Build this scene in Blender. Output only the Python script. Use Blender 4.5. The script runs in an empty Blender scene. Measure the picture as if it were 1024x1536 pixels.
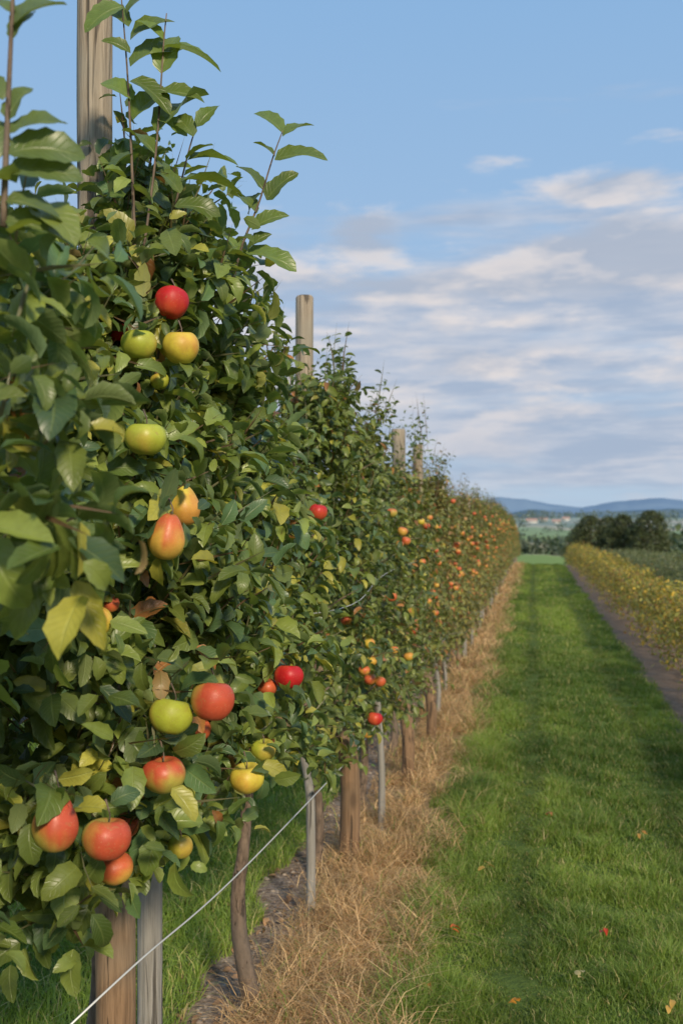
import bpy, math, numpy as np
from mathutils import Vector
rng = np.random.default_rng(7)
R = rng.random
sc = bpy.context.scene
sc.view_settings.view_transform = 'Standard'
sc.view_settings.look = 'None'
sc.view_settings.exposure = 0
sc.view_settings.gamma = 1

# ---------------------------------------------------------------- camera
F = 1500.0
TH = math.radians(10.87)
CAM = np.array([0, 0, 1.5])
FW = np.array([-math.sin(TH), math.cos(TH), 0]); RT = np.array([math.cos(TH), math.sin(TH), 0]); UP = np.array([0, 0, 1.0])
def P(px, py, d):
    return CAM + FW*d + RT*((px-512)/F*d) + UP*((785-py)/F*d)
cd = bpy.data.cameras.new('camera'); cam = bpy.data.objects.new('camera', cd)
sc.collection.objects.link(cam); sc.camera = cam
cam.location = CAM; cam.rotation_euler = (math.radians(90), 0, TH)
cd.sensor_fit = 'VERTICAL'; cd.sensor_width = 24; cd.sensor_height = 36
cd.lens = 36*F/1536; cd.shift_y = 17/1536
cd.clip_start = 0.05; cd.clip_end = 20000
cd.dof.use_dof = True; cd.dof.focus_distance = 2.1; cd.dof.aperture_fstop = 5.6

# ---------------------------------------------------------------- helpers
def nrm(a): return a/np.maximum(np.linalg.norm(a, axis=-1, keepdims=True), 1e-9)
_lat = np.random.default_rng(3).random((256, 256))
def vn(x, y):
    x = np.asarray(x, float); y = np.asarray(y, float)
    xi = np.floor(x).astype(int); yi = np.floor(y).astype(int); fx = x-xi; fy = y-yi
    fx = fx*fx*(3-2*fx); fy = fy*fy*(3-2*fy)
    g = lambda a, b: _lat[a % 256, b % 256]
    return (g(xi, yi)*(1-fx)+g(xi+1, yi)*fx)*(1-fy)+(g(xi, yi+1)*(1-fx)+g(xi+1, yi+1)*fx)*fy
def fbm(x, y, o=4):
    s = 0; a = .5; t = 0
    for i in range(o):
        s = s+a*vn(x*2**i+17*i, y*2**i+5*i); t += a; a *= .5
    return s/t
def ss(a, b, x):
    t = np.clip((np.asarray(x, float)-a)/(b-a), 0, 1); return t*t*(3-2*t)

def make_mesh(name, V, Q=None, T=None, attrs=None, mat=None, smooth=True):
    me = bpy.data.meshes.new(name)
    V = np.asarray(V, np.float32)
    me.vertices.add(len(V)); me.vertices.foreach_set('co', V.ravel())
    parts = []; starts = []; tot = 0; npoly = 0
    if Q is not None and len(Q):
        Q = np.asarray(Q, np.int32); parts.append(Q.ravel()); starts.append(np.arange(len(Q))*4); tot += Q.size; npoly += len(Q)
    if T is not None and len(T):
        T = np.asarray(T, np.int32); parts.append(T.ravel()); starts.append(tot+np.arange(len(T))*3); tot += T.size; npoly += len(T)
    me.loops.add(tot); me.loops.foreach_set('vertex_index', np.concatenate(parts).astype(np.int32))
    me.polygons.add(npoly); me.polygons.foreach_set('loop_start', np.concatenate(starts).astype(np.int32))
    me.update(calc_edges=True)
    if smooth: me.polygons.foreach_set('use_smooth', np.ones(npoly, bool))
    if attrs:
        for k, a in attrs.items():
            a = np.asarray(a, np.float32)
            if k == 'lc':
                at = me.attributes.new('lc', 'FLOAT_COLOR', 'POINT')
                if a.shape[1] == 3: a = np.concatenate([a, np.ones((len(a), 1), np.float32)], 1)
                at.data.foreach_set('color', a.ravel())
            else:
                at = me.attributes.new(k, 'FLOAT_VECTOR', 'POINT'); at.data.foreach_set('vector', a.ravel())
    if mat: me.materials.append(mat)
    me.validate()
    return me
def obj(name, me, parent=None, loc=None, rotz=0, scale=None):
    o = bpy.data.objects.new(name, me); sc.collection.objects.link(o)
    if parent: o.parent = parent
    if loc is not None: o.location = loc
    if rotz: o.rotation_euler = (0, 0, rotz)
    if scale: o.scale = scale
    return o
class Acc:
    def __init__(s): s.V = []; s.Q = []; s.T = []; s.C = []; s.U = []; s.n = 0
    def add(s, V, Q=None, T=None, C=None, U=None):
        s.V.append(V)
        if Q is not None and len(Q): s.Q.append(np.asarray(Q)+s.n)
        if T is not None and len(T): s.T.append(np.asarray(T)+s.n)
        s.C.append(C if C is not None else np.zeros((len(V), 3)))
        s.U.append(U if U is not None else np.zeros((len(V), 3)))
        s.n += len(V)
    def mesh(s, name, mat):
        return make_mesh(name, np.concatenate(s.V), np.concatenate(s.Q) if s.Q else None, np.concatenate(s.T) if s.T else None,
                         {'lc': np.concatenate(s.C), 'luv': np.concatenate(s.U)}, mat)

def leaves(acc, b, d, n, L, W, curl, fold, col, nseg=6, cols=3):
    N = len(b)
    if N == 0: return
    d = nrm(d); side = nrm(np.cross(d, n)); n = np.cross(side, d)
    t = np.linspace(0, 1, nseg+1)
    w = (np.clip(t, 0, 1)**.60)*((1-t)**.82); w = w/w.max(); w[0] = .06; w[-1] = .03
    if nseg >= 8: w = w*np.where(np.arange(nseg+1) % 2, 1.06, .92)
    k = np.where(np.abs(curl) < .05, .05, curl)[:, None]
    x = np.sin(k*t)/k; z = -(1-np.cos(k*t))/k
    ct = np.cos(k*t); st = np.sin(k*t)
    cen = b[:, None]+L[:, None, None]*(x[..., None]*d[:, None]+z[..., None]*n[:, None])
    nl = n[:, None]*ct[..., None]+d[:, None]*st[..., None]
    S = np.linspace(-1, 1, cols)
    ph = R(N)*6.28; amp = R(N)*.26
    tw = (R(N)-.5)*1.3
    V = np.empty((N, nseg+1, cols, 3))
    ctw = np.cos(tw[:, None]*t)[..., None]; stw = np.sin(tw[:, None]*t)[..., None]
    sd_ = side[:, None]*ctw+nl*stw; nl2 = nl*ctw-side[:, None]*stw
    for j, s in enumerate(S):
        cf = np.cos(fold)[:, None, None]; sf = np.sin(fold)[:, None, None]
        wav = (amp[:, None]*np.sin(ph[:, None]+t*7+s*1.5))[..., None]*abs(s)
        V[:, :, j] = cen+(W[:, None]*.5*w)[..., None]*(s*cf*sd_+(abs(s)**1.3*sf+wav)*nl2)
    base = np.arange(N)[:, None, None]*((nseg+1)*cols)
    i = np.arange(nseg)[None, :, None]; j = np.arange(cols-1)[None, None, :]
    a = base+i*cols+j
    Q = np.stack([a, a+1, a+1+cols, a+cols], -1).reshape(-1, 4)
    C = np.broadcast_to(col[:, None, None], (N, nseg+1, cols, 3)).reshape(-1, 3)
    U = np.empty((N, nseg+1, cols, 3)); U[..., 0] = S; U[..., 1] = t[None, :, None]; U[..., 2] = R(N)[:, None, None]
    acc.add(V.reshape(-1, 3), Q, None, C, U.reshape(-1, 3))

def tube(acc, pts, rad, sides=8, col=(.1, .07, .05), cap=True, jit=0.0):
    pts = np.asarray(pts, float); m = len(pts); rad = np.broadcast_to(rad, (m,)).astype(float)
    tg = nrm(np.gradient(pts, axis=0)); ref = np.array([0, 1., 0]) if abs(tg[0][1]) < .8 else np.array([1., 0, 0])
    a = nrm(np.cross(tg, ref)); bb = np.cross(tg, a)
    an = np.arange(sides)/sides*2*np.pi
    rr = rad[:, None]*(1+jit*(R((1, sides))-.5)+jit*.4*(R((m, sides))-.5))
    V = pts[:, None]+rr[..., None]*(np.cos(an)[None, :, None]*a[:, None]+np.sin(an)[None, :, None]*bb[:, None])
    V = V.reshape(-1, 3)
    i = np.arange(m-1)[:, None]; j = np.arange(sides)[None]
    Q = np.stack([i*sides+j, i*sides+(j+1) % sides, (i+1)*sides+(j+1) % sides, (i+1)*sides+j], -1).reshape(-1, 4)
    T = None
    if cap:
        V = np.concatenate([V, pts[-1:]+tg[-1:]*rad[-1]*.05, pts[:1]]); c = m*sides
        jj = np.arange(sides)
        T = np.concatenate([np.stack([(m-1)*sides+jj, (m-1)*sides+(jj+1) % sides, np.full(sides, c)], 1),
                            np.stack([(jj+1) % sides, jj, np.full(sides, c+1)], 1)])
    U = np.zeros((len(V), 3))
    acc.add(V, Q, T, np.tile(np.array(col), (len(V), 1)), U)
def smooth_path(pts, n=14):
    pts = np.asarray(pts, float); m = len(pts); out = []
    Pp = np.concatenate([[2*pts[0]-pts[1]], pts, [2*pts[-1]-pts[-2]]])
    for q in np.linspace(0, m-1-1e-6, n):
        i = int(q); f = q-i; p0, p1, p2, p3 = Pp[i:i+4]
        out.append(.5*((2*p1)+(-p0+p2)*f+(2*p0-5*p1+4*p2-p3)*f*f+(-p0+3*p1-3*p2+p3)*f**3))
    return np.array(out)

# ---------------------------------------------------------------- materials
class NT:
    def __init__(s, nt): s.nt = nt; s.N = nt.nodes; s.L = nt.links
    def n(s, t, **kw):
        x = s.N.new(t)
        for k, v in kw.items():
            if k.startswith('_'): setattr(x, k[1:], v)
        for k, v in kw.items():
            if not k.startswith('_'):
                key = int(k[1:]) if (k[0] == 'i' and k[1:].isdigit()) else k.replace('__', ' ')
                s.set(x.inputs[key], v)
        return x
    def set(s, inp, v):
        if isinstance(v, bpy.types.NodeSocket): s.L.new(v, inp)
        else: inp.default_value = v
    def math(s, op, a, b=None, c=None, clamp=False):
        x = s.N.new('ShaderNodeMath'); x.operation = op; x.use_clamp = clamp; s.set(x.inputs[0], a)
        if b is not None: s.set(x.inputs[1], b)
        if c is not None: s.set(x.inputs[2], c)
        return x.outputs[0]
    def vm(s, op, a, b=None):
        x = s.N.new('ShaderNodeVectorMath'); x.operation = op; s.set(x.inputs[0], a)
        if b is not None: s.set(x.inputs[1], b)
        return x.outputs['Value'] if op in ('LENGTH', 'DOT_PRODUCT', 'DISTANCE') else x.outputs[0]
    def mr(s, v, a, b, c=0., d=1., smooth=True):
        x = s.N.new('ShaderNodeMapRange'); x.interpolation_type = 'SMOOTHSTEP' if smooth else 'LINEAR'
        s.set(x.inputs[0], v); x.inputs[1].default_value = a; x.inputs[2].default_value = b; x.inputs[3].default_value = c; x.inputs[4].default_value = d
        return x.outputs[0]
    def mix(s, f, a, b, blend='MIX'):
        x = s.N.new('ShaderNodeMix'); x.data_type = 'RGBA'; x.blend_type = blend
        s.set(x.inputs[0], f)
        for i, v in ((6, a), (7, b)):
            if not isinstance(v, bpy.types.NodeSocket) and len(v) == 3: v = (*v, 1)
            s.set(x.inputs[i], v)
        return x.outputs[2]
    def noise(s, vec, scale, detail=4, rough=.55, dist=0.):
        x = s.N.new('ShaderNodeTexNoise'); s.set(x.inputs['Vector'], vec); x.inputs['Scale'].default_value = scale
        x.inputs['Detail'].default_value = detail; x.inputs['Roughness'].default_value = rough; x.inputs['Distortion'].default_value = dist
        return x.outputs[0]
def new_mat(name):
    m = bpy.data.materials.new(name); m.use_nodes = True; m.node_tree.nodes.clear()
    t = NT(m.node_tree); out = t.n('ShaderNodeOutputMaterial'); return m, t, out
def bump(t, h, strength, dist):
    return t.n('ShaderNodeBump', Height=h, Strength=strength, Distance=dist).outputs[0]

def leaf_material(name, veins=True, trans=.28, rough=.42, backmix=.42):
    m, t, out = new_mat(name)
    c = t.n('ShaderNodeAttribute', _attribute_name='lc').outputs['Color']
    kw = {}
    if veins:
        uv = t.n('ShaderNodeAttribute', _attribute_name='luv').outputs['Vector']
        sp = t.n('ShaderNodeSeparateXYZ', Vector=uv); s = t.math('ABSOLUTE', sp.outputs[0]); tt = sp.outputs[1]
        mid = t.mr(s, .03, .12, 1, 0)
        ph = t.math('MULTIPLY', t.math('SUBTRACT', tt, t.math('MULTIPLY', s, .22)), 9.0)
        fr = t.math('ABSOLUTE', t.math('SUBTRACT', t.math('FRACT', ph), .5))
        sv = t.mr(fr, .0, .14, .55, 0)
        v = t.math('MAXIMUM', mid, sv)
        c2 = t.mix(t.math('MULTIPLY', v, .4), c, t.mix(.6, c, (.30, .36, .12)))
        nz = t.noise(t.n('ShaderNodeTexCoord').outputs['Object'], 60, 1)
        c2 = t.mix(t.mr(nz, .35, .75, 0, .35), c2, t.mix(.5, c2, (.03, .04, .01)))
        kw['Normal'] = bump(t, t.math('MULTIPLY', v, -1), .5, .0015)
    else: c2 = c
    cc = c2
    if backmix:
        geo = t.n('ShaderNodeNewGeometry')
        cc = t.mix(geo.outputs['Backfacing'], c2, t.mix(backmix, c2, (.25, .31, .16)))
    p = t.n('ShaderNodeBsdfPrincipled', Base__Color=cc, Roughness=rough, **kw)
    p.inputs['Specular IOR Level'].default_value = .5
    tr = t.n('ShaderNodeBsdfTranslucent', Color=t.mix(1, c2, (2.0, 1.8, .9, 1), 'MULTIPLY'))
    mx = t.n('ShaderNodeMixShader', Fac=trans, i1=p.outputs[0], i2=tr.outputs[0])
    t.L.new(mx.outputs[0], out.inputs[0]); return m
M_leaf = leaf_material('apple_leaf', rough=.38)
M_leaf2 = leaf_material('leaf_small', veins=False, rough=.5)
M_grass = leaf_material('grass_blade', veins=False, trans=.35, rough=.55, backmix=0)
M_dry = leaf_material('dry_grass_blade', veins=False, trans=.2, rough=.8, backmix=0)

def wood_material(name, c1, c2, c3, bark=False, stain=False):
    m, t, out = new_mat(name)
    co = t.n('ShaderNodeTexCoord').outputs['Object']
    st = t.vm('MULTIPLY', co, (1, 1, .05) if not bark else (1, 1, .35))
    a = t.noise(st, 90 if not bark else 55, 5, .65, .4); b = t.noise(co, 5, 3); g = t.noise(st, 260, 2)
    col = t.mix(t.mr(a, .3, .7), c1, c2); col = t.mix(t.mr(b, .4, .7, 0, .7), col, c3)
    if stain:  # damp, browner wood near the soil
        z = t.n('ShaderNodeSeparateXYZ', Vector=co).outputs[2]
        col = t.mix(t.mr(t.math('ADD', z, t.math('MULTIPLY', b, .5)), .6, 1.5, .9, 0), col, t.mix(1, col, (.60, .42, .28, 1), 'MULTIPLY'))
    crack = t.mr(t.noise(st, 38, 3, .5, .8), .36, .42, 1, 0)
    col = t.mix(t.math('MULTIPLY', crack, .75), col, (.03, .022, .015))
    kn = t.n('ShaderNodeTexVoronoi', Vector=t.vm('MULTIPLY', co, (7, 7, 2.5)), Scale=1.)
    col = t.mix(t.mr(kn.outputs['Distance'], .05, .16, .7, 0), col, (.06, .035, .02))
    h = t.math('SUBTRACT', t.math('ADD', a, t.math('MULTIPLY', g, .4)), crack)
    p = t.n('ShaderNodeBsdfPrincipled', Base__Color=col, Roughness=.85, Normal=bump(t, h, .9, .004))
    t.L.new(p.outputs[0], out.inputs[0]); return m
M_post = wood_material('weathered_wood', (.20, .155, .11), (.42, .345, .26), (.29, .26, .21), stain=True)
M_post_br = wood_material('brown_wood', (.14, .09, .055), (.32, .22, .14), (.22, .16, .11))
M_post_gr = wood_material('grey_wood', (.18, .17, .15), (.34, .32, .29), (.25, .23, .20))
M_bark = wood_material('bark', (.08, .055, .038), (.22, .155, .11), (.14, .11, .085), True)

m, t, out = new_mat('apple_skin'); M_apple = m
c = t.n('ShaderNodeAttribute', _attribute_name='lc').outputs['Color']
co = t.n('ShaderNodeTexCoord').outputs['Object']
vor = t.n('ShaderNodeTexVoronoi', Vector=co, Scale=260.)
dots = t.mr(vor.outputs['Distance'], .08, .2, .5, 0)
nz = t.noise(co, 38, 5, .65); n2_ = t.noise(co, 300, 2)
col = t.mix(t.mr(nz, .35, .65, 0, .5), c, t.mix(1, c, (.66, .56, .5, 1), 'MULTIPLY'))
col = t.mix(t.mr(t.noise(co, 70, 4, .7), .60, .72, 0, .5), col, (.34, .20, .07))
col = t.mix(t.math('MULTIPLY', dots, .75), col, (.62, .48, .24))
p = t.n('ShaderNodeBsdfPrincipled', Base__Color=col, Roughness=t.mr(nz, .3, .7, .36, .56), Normal=bump(t, n2_, .25, .001))
p.inputs['Specular IOR Level'].default_value = .4
t.L.new(p.outputs[0], out.inputs[0])

m, t, out = new_mat('galvanised_wire'); M_wire = m
p = t.n('ShaderNodeBsdfPrincipled', Base__Color=(.7, .7, .7, 1), Roughness=.45, Metallic=.3); t.L.new(p.outputs[0], out.inputs[0])

# ground
m, t, out = new_mat('ground'); M_ground = m
co = t.n('ShaderNodeNewGeometry').outputs['Position']
sp = t.n('ShaderNodeSeparateXYZ', Vector=co)
X, Y = sp.outputs[0], sp.outputs[1]
w1 = t.math('MULTIPLY', t.math('SUBTRACT', t.noise(co, 3.5, 5), .5), .45)
Xw = t.math('ADD', X, w1)
n1 = t.noise(co, 9, 5); n2 = t.noise(co, 45, 4); n3 = t.noise(co, .7, 3)
green = t.mix(t.mr(n1, .3, .7), (.045, .075, .014), (.10, .15, .03)); green = t.mix(t.mr(n3, .35, .7, 0, .6), green, (.11, .16, .035))
soil = t.mix(t.mr(n2, .3, .7), (.12, .085, .065), (.30, .235, .19)); soil = t.mix(t.mr(n1, .5, .7, 0, .6), soil, (.36, .31, .27))
dry = t.mix(t.mr(n2, .3, .7), (.20, .13, .065), (.42, .30, .16))
def band(a, b, e=.06): return t.math('MULTIPLY', t.mr(Xw, a-e, a+e), t.mr(Xw, b-e, b+e, 1, 0))
col = t.mix(band(-1.16, -.7), green, soil)
col = t.mix(band(-.84, -.42), col, dry)
col = t.mix(band(1.06, 1.8, .08), col, t.mix(.5, soil, (.24, .15, .09)))
fv = t.n('ShaderNodeTexVoronoi', Vector=t.vm('MULTIPLY', co, (.006, .010, 0)), Scale=1.0)
fs = t.n('ShaderNodeSeparateColor', Color=fv.outputs['Color'])
field = t.mix(t.mr(fs.outputs[0], .45, .55), (.18, .26, .07), (.40, .34, .20))
field = t.mix(t.mr(fs.outputs[1], .6, .7), field, (.10, .16, .07))
field = t.mix(t.mr(Y, 250, 1800, 0, .55), field, (.27, .32, .36))  # aerial haze painted in: fields turn blue-grey with distance
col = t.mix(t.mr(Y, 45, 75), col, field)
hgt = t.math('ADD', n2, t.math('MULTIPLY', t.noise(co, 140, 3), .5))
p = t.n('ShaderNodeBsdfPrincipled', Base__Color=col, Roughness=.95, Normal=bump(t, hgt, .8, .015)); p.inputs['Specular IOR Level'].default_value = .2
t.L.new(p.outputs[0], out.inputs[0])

m, t, out = new_mat('stone'); M_stone = m
c = t.n('ShaderNodeAttribute', _attribute_name='lc').outputs['Color']
p = t.n('ShaderNodeBsdfPrincipled', Base__Color=c, Roughness=.9); t.L.new(p.outputs[0], out.inputs[0])

def hill_mat(name, c1, c2, sc_):  # base colours include the blue of distance haze
    m, t, out = new_mat(name)
    co = t.n('ShaderNodeNewGeometry').outputs['Position']
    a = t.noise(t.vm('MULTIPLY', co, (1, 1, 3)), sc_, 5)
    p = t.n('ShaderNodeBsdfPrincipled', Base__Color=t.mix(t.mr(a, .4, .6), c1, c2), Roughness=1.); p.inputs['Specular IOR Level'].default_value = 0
    t.L.new(p.outputs[0], out.inputs[0]); return m

# ---------------------------------------------------------------- terrain
def H(x, y):
    h = -2.6*ss(32, 90, y) - 9*ss(90, 420, y) + 24*ss(500, 2300, y)
    h = h - .35*ss(2.3, 7, x)*ss(12, 35, y)
    h = h + (fbm(x/90+3, y/160)-.5)*6*ss(90, 400, y)
    return h
ys = np.concatenate([np.linspace(-60, -5, 12), np.arange(-4, 50, .5), 50*1.045**np.arange(1, 112)])
xs = np.concatenate([-np.geomspace(4000, 7, 60), np.arange(-6.5, 7, .5), np.geomspace(7, 4000, 60)])
gx, gy = np.meshgrid(xs, ys); gz = H(gx, gy)
V = np.stack([gx, gy, gz], -1).reshape(-1, 3); nx = len(xs); ny = len(ys)
i = np.arange(ny-1)[:, None]; j = np.arange(nx-1)[None]
Q = np.stack([i*nx+j, i*nx+j+1, (i+1)*nx+j+1, (i+1)*nx+j], -1).reshape(-1, 4)
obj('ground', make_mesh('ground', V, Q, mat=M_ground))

def ridge(name, dist, width, pxs, pys, mat, rough):
    az = np.linspace(-1.3, 1.3, 700); pxx = 800+F*np.tan(az)
    top = np.interp(pxx, pxs, pys); hgt = 1.5+(785-top)/F*dist
    hgt = hgt+(fbm(az*60, az*0+dist, 5)-.5)*rough
    rows = []
    for k, f in ((-1, -.25), (-.6, .35), (-.25, .85), (0, 1), (.4, .7), (1, -.2)):
        r = dist+k*width
        rows.append(np.stack([r*np.sin(az), r*np.cos(az), np.where(f < 0, -30, hgt*f)], -1))
    V = np.concatenate(rows); n = len(az); i = np.arange(5)[:, None]; j = np.arange(n-1)[None]
    Q = np.stack([i*n+j, i*n+j+1, (i+1)*n+j+1, (i+1)*n+j], -1).reshape(-1, 4)
    obj(name, make_mesh(name, V, Q, mat=mat))
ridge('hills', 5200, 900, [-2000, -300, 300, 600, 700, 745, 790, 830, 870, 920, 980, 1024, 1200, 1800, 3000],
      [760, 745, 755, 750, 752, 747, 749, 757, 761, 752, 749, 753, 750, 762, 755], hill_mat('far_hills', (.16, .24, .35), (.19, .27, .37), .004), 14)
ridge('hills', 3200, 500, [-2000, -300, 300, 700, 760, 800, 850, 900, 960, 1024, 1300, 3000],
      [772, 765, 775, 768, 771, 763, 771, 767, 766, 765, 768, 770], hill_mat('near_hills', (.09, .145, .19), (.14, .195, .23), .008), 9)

# ---------------------------------------------------------------- apples
cR = ((.60, .10, .04), (.50, .015, .02)); cO = ((.66, .42, .08), (.58, .12, .045)); cG = ((.38, .42, .045), (.48, .34, .06)); cY = ((.62, .50, .06), (.62, .30, .06))
cB = ((.46, .42, .08), (.52, .085, .04))
def apple(acc, wood, p, r, cols, kind=0, hi=True, blush=.5, tilt=.25):
    nu, nv = (28, 18) if hi else (10, 7)
    ph = np.linspace(0, np.pi, nv+1); u = np.arange(nu)/nu*2*np.pi
    rr = np.sin(ph)
    zz = np.cos(ph)
    if kind == 0:
        rad = rr*(1+.08*np.cos(ph)); z = .92*zz - .34*np.exp(-(ph/.36)**2) + .16*np.exp(-((np.pi-ph)/.3)**2)
    else:
        rad = rr*(1-.24*ss(-.3, .95, zz)); z = 1.20*zz + .08*ss(.2, 1, zz) - .10*np.exp(-(ph/.25)**2) + .15*np.exp(-((np.pi-ph)/.3)**2)
    lob = 1+.03*np.cos(5*u+R())+.03*np.cos(2*u+R()*6)
    V = np.stack([rad[:, None]*np.cos(u)*lob, rad[:, None]*np.sin(u)*lob, np.repeat(z[:, None], nu, 1)], -1)*r
    V[..., 2] *= .94+.14*R()
    tx, ty = (R(2)-.5)*tilt*2
    Rx = np.array([[1, 0, 0], [0, math.cos(tx), -math.sin(tx)], [0, math.sin(tx), math.cos(tx)]])
    Ry = np.array([[math.cos(ty), 0, math.sin(ty)], [0, 1, 0], [-math.sin(ty), 0, math.cos(ty)]])
    M = Rx@Ry
    N = V.reshape(-1, 3)/r
    bd = nrm(np.array([.6, -.25, .45])+(R(3)-.5)*1.8)
    s1 = R()*50
    strk = vn(u*9, u*0+s1)[None]*.5+fbm(N[:, 0].reshape(nv+1, nu)*2+s1, N[:, 2].reshape(nv+1, nu)*2+N[:, 1].reshape(nv+1, nu)*2, 3)*.5
    f = (N@bd).reshape(nv+1, nu)*.75+.15+(strk-.5)*1.2+(blush-.5)*1.6
    f = ss(-.25, .75, f)[..., None]
    C = (np.array(cols[0])*(1-f)+np.array(cols[1])*f)
    dimple = np.exp(-(ph/.3)**2)[:, None, None]; C = C*(1-dimple*.6)+np.array([.25, .25, .06])*dimple*.6
    W = V.reshape(-1, 3)@M.T+p
    i = np.arange(nv)[:, None]; j = np.arange(nu)[None]
    Q = np.stack([i*nu+j, (i+1)*nu+j, (i+1)*nu+(j+1) % nu, i*nu+(j+1) % nu], -1).reshape(-1, 4)
    acc.add(W, Q, None, C.reshape(-1, 3))
    top = M@np.array([0, 0, z[0]*r])+p
    if hi:
        tube(wood, smooth_path([top, top+M@np.array([.05*r, 0, .35*r]), top+np.array([-.25*r, .3*r, .9*r])], 6), np.array([.0016, .0013, .0012, .0012, .0014, .002]), 6, (.12, .08, .04))
        bot = M@np.array([0, 0, z[-1]*r])+p
        for q in range(5):
            an = q*1.257; dv = M@np.array([math.cos(an), math.sin(an), -.8])
            leaves(wood, bot[None], dv[None], np.array([[0, 0, -1.]]), np.array([.2*r]), np.array([.1*r]), np.array([.5]), np.array([.1]), np.array([[.08, .06, .03]]), 2)

FA = [  # px, py, r px, colours, kind, blush, real radius
 (258, 454, 26, cR, 0, .9, .034), (177, 498, 17, cR, 0, .8, .023), (209, 517, 27, cG, 0, .3, .034), (272, 521, 28, cY, 0, .15, .036),
 (219, 658, 30, cG, 0, .1, .035), (276, 760, 26, cY, 1, .5, .032), (251, 806, 29, cO, 1, .35, .033), (143, 932, 25, cY, 0, .4, .027),
 (165, 906, 15, cO, 0, .6, .018), (257, 1074, 32, cG, 0, .35, .036), (319, 1051, 33, cB, 0, .75, .037), (297, 1094, 20, cO, 0, .7, .029),
 (246, 1162, 33, cB, 0, .65, .037), (371, 1167, 26, cY, 0, .1, .035), (395, 1125, 19, cG, 0, .3, .029), (433, 1015, 22, cR, 0, .6, .035),
 (401, 1031, 15, cO, 0, .9, .024), (84, 1234, 36, cB, 1, .8, .035), (161, 1258, 37, cB, 0, .7, .037), (173, 1303, 27, cO, 0, .7, .031),
 (189, 1238, 20, cO, 0, .7, .026), (271, 1270, 19, cG, 0, .3, .024), (240, 572, 14, cG, 0, .2, .018), (477, 768, 14, cR, 0, .4, .033), (562, 1078, 11.5, cR, 0, .5, .033),
 (551, 1101, 7.5, cY, 0, .3, .023), (519, 930, 8.5, cO, 0, .5, .024)]
FP = np.array([P(a[0], a[1], F*a[6]/a[2]) for a in FA]); FR = np.array([a[6] for a in FA])

def clear_mask(b, tip, f_=1.0, lk=.975):
    """no leaf hangs directly in front of the main fruit"""
    keep = np.ones(len(b), bool)
    for q, r in zip(FP, FR):
        dv = nrm(CAM-q); luck = R(len(b))
        for f in (.1, .5, .9):
            v = b*(1-f)+tip*f-q; s = v@dv
            perp = np.linalg.norm(v-s[:, None]*dv, axis=1)
            rr = f_*r*(1.06 if f == .5 else .85)*(1-.35*np.clip(s, 0, 1))
            keep &= ~((s > -r*.9) & (s < 1.6) & (perp < rr) & (luck < lk))
    return keep

# ---------------------------------------------------------------- foliage
def leafcol(n, z=None, autumn=0., bright=1.):
    a = R(n)[:, None]**1.2
    c = (1-a)*np.array([.078, .124, .026])+a*np.array([.22, .27, .055])
    bl = R(n) < .22; c[bl] = np.array([.065, .115, .045])*(.8+.7*R(bl.sum())[:, None])
    yl = R(n) < .07; c[yl] = np.array([.38, .36, .06])*(.7+.5*R(yl.sum())[:, None])
    br = R(n) < (.010+autumn*.2); c[br] = np.array([.38, .16, .05])*(.5+.8*R(br.sum())[:, None])
    if autumn: c = c*(1-autumn*.5)+np.array([.28, .20, .07])*autumn*.5
    return c*bright
def shoots(acc, p, dr, ln, m, L0, nseg, twig=True, cull=True, autumn=0., bright=1., petiole=False, cen=None, lcfun=leafcol, lk=.975):
    n = len(p); dr = nrm(dr)
    ref = nrm(np.cross(dr, R((n, 3))-.5)); r2 = np.cross(dr, ref)
    B = []; D = []; NN = []; LL = []; BR = []
    tone = .72+.56*R(n)
    for j in range(m):
        t = (j+.4+.5*R(n))/m
        an = j*2.4+R(n)*.8
        rad = np.cos(an)[:, None]*ref+np.sin(an)[:, None]*r2
        b = p+dr*(ln*t)[:, None]-np.array([0, 0, 1])*(ln*.22*t*t)[:, None]
        d = nrm(dr*(.45+.3*(t[:, None] > .85))+rad*.9+np.array([0, 0, -.22])+(R((n, 3))-.5)*.7)
        out = nrm(b-cen) if cen is not None else dr
        nn = nrm(np.array([0, 0, .75])+out*.55+(R((n, 3))-.5)*1.4)
        B.append(b+d*.012); D.append(d); NN.append(nn); LL.append(L0*(.5+.75*R(n))*(1-.25*t)); BR.append(tone)
    B = np.concatenate(B); D = np.concatenate(D); NN = np.concatenate(NN); LL = np.concatenate(LL); BR = np.concatenate(BR)
    if cull:
        k = clear_mask(B, B+D*(LL)[:, None], 1., lk); B, D, NN, LL, BR = B[k], D[k], NN[k], LL[k], BR[k]
    q = len(B)
    if petiole:
        leaves(acc, B-D*.016, D, NN, np.full(q, .018), np.full(q, .003), np.full(q, .3), np.full(q, .1), np.tile([.25, .24, .07], (q, 1)), 1)
    leaves(acc, B, D, NN, LL, LL*(.46+.18*R(q)), .15+1.6*R(q)**1.3, .15+.65*R(q), lcfun(q, autumn=autumn, bright=bright)*BR[:, None], nseg)
    if twig:
        if cull:
            k = clear_mask(p, p+dr*ln[:, None]); p, dr, ref, ln = p[k], dr[k], ref[k], ln[k]; n = len(p)
        leaves(acc, p, dr, ref, ln, np.full(n, .006), np.full(n, .3), np.full(n, .4), np.tile([.14, .085, .05], (n, 1)), 2)

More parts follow.
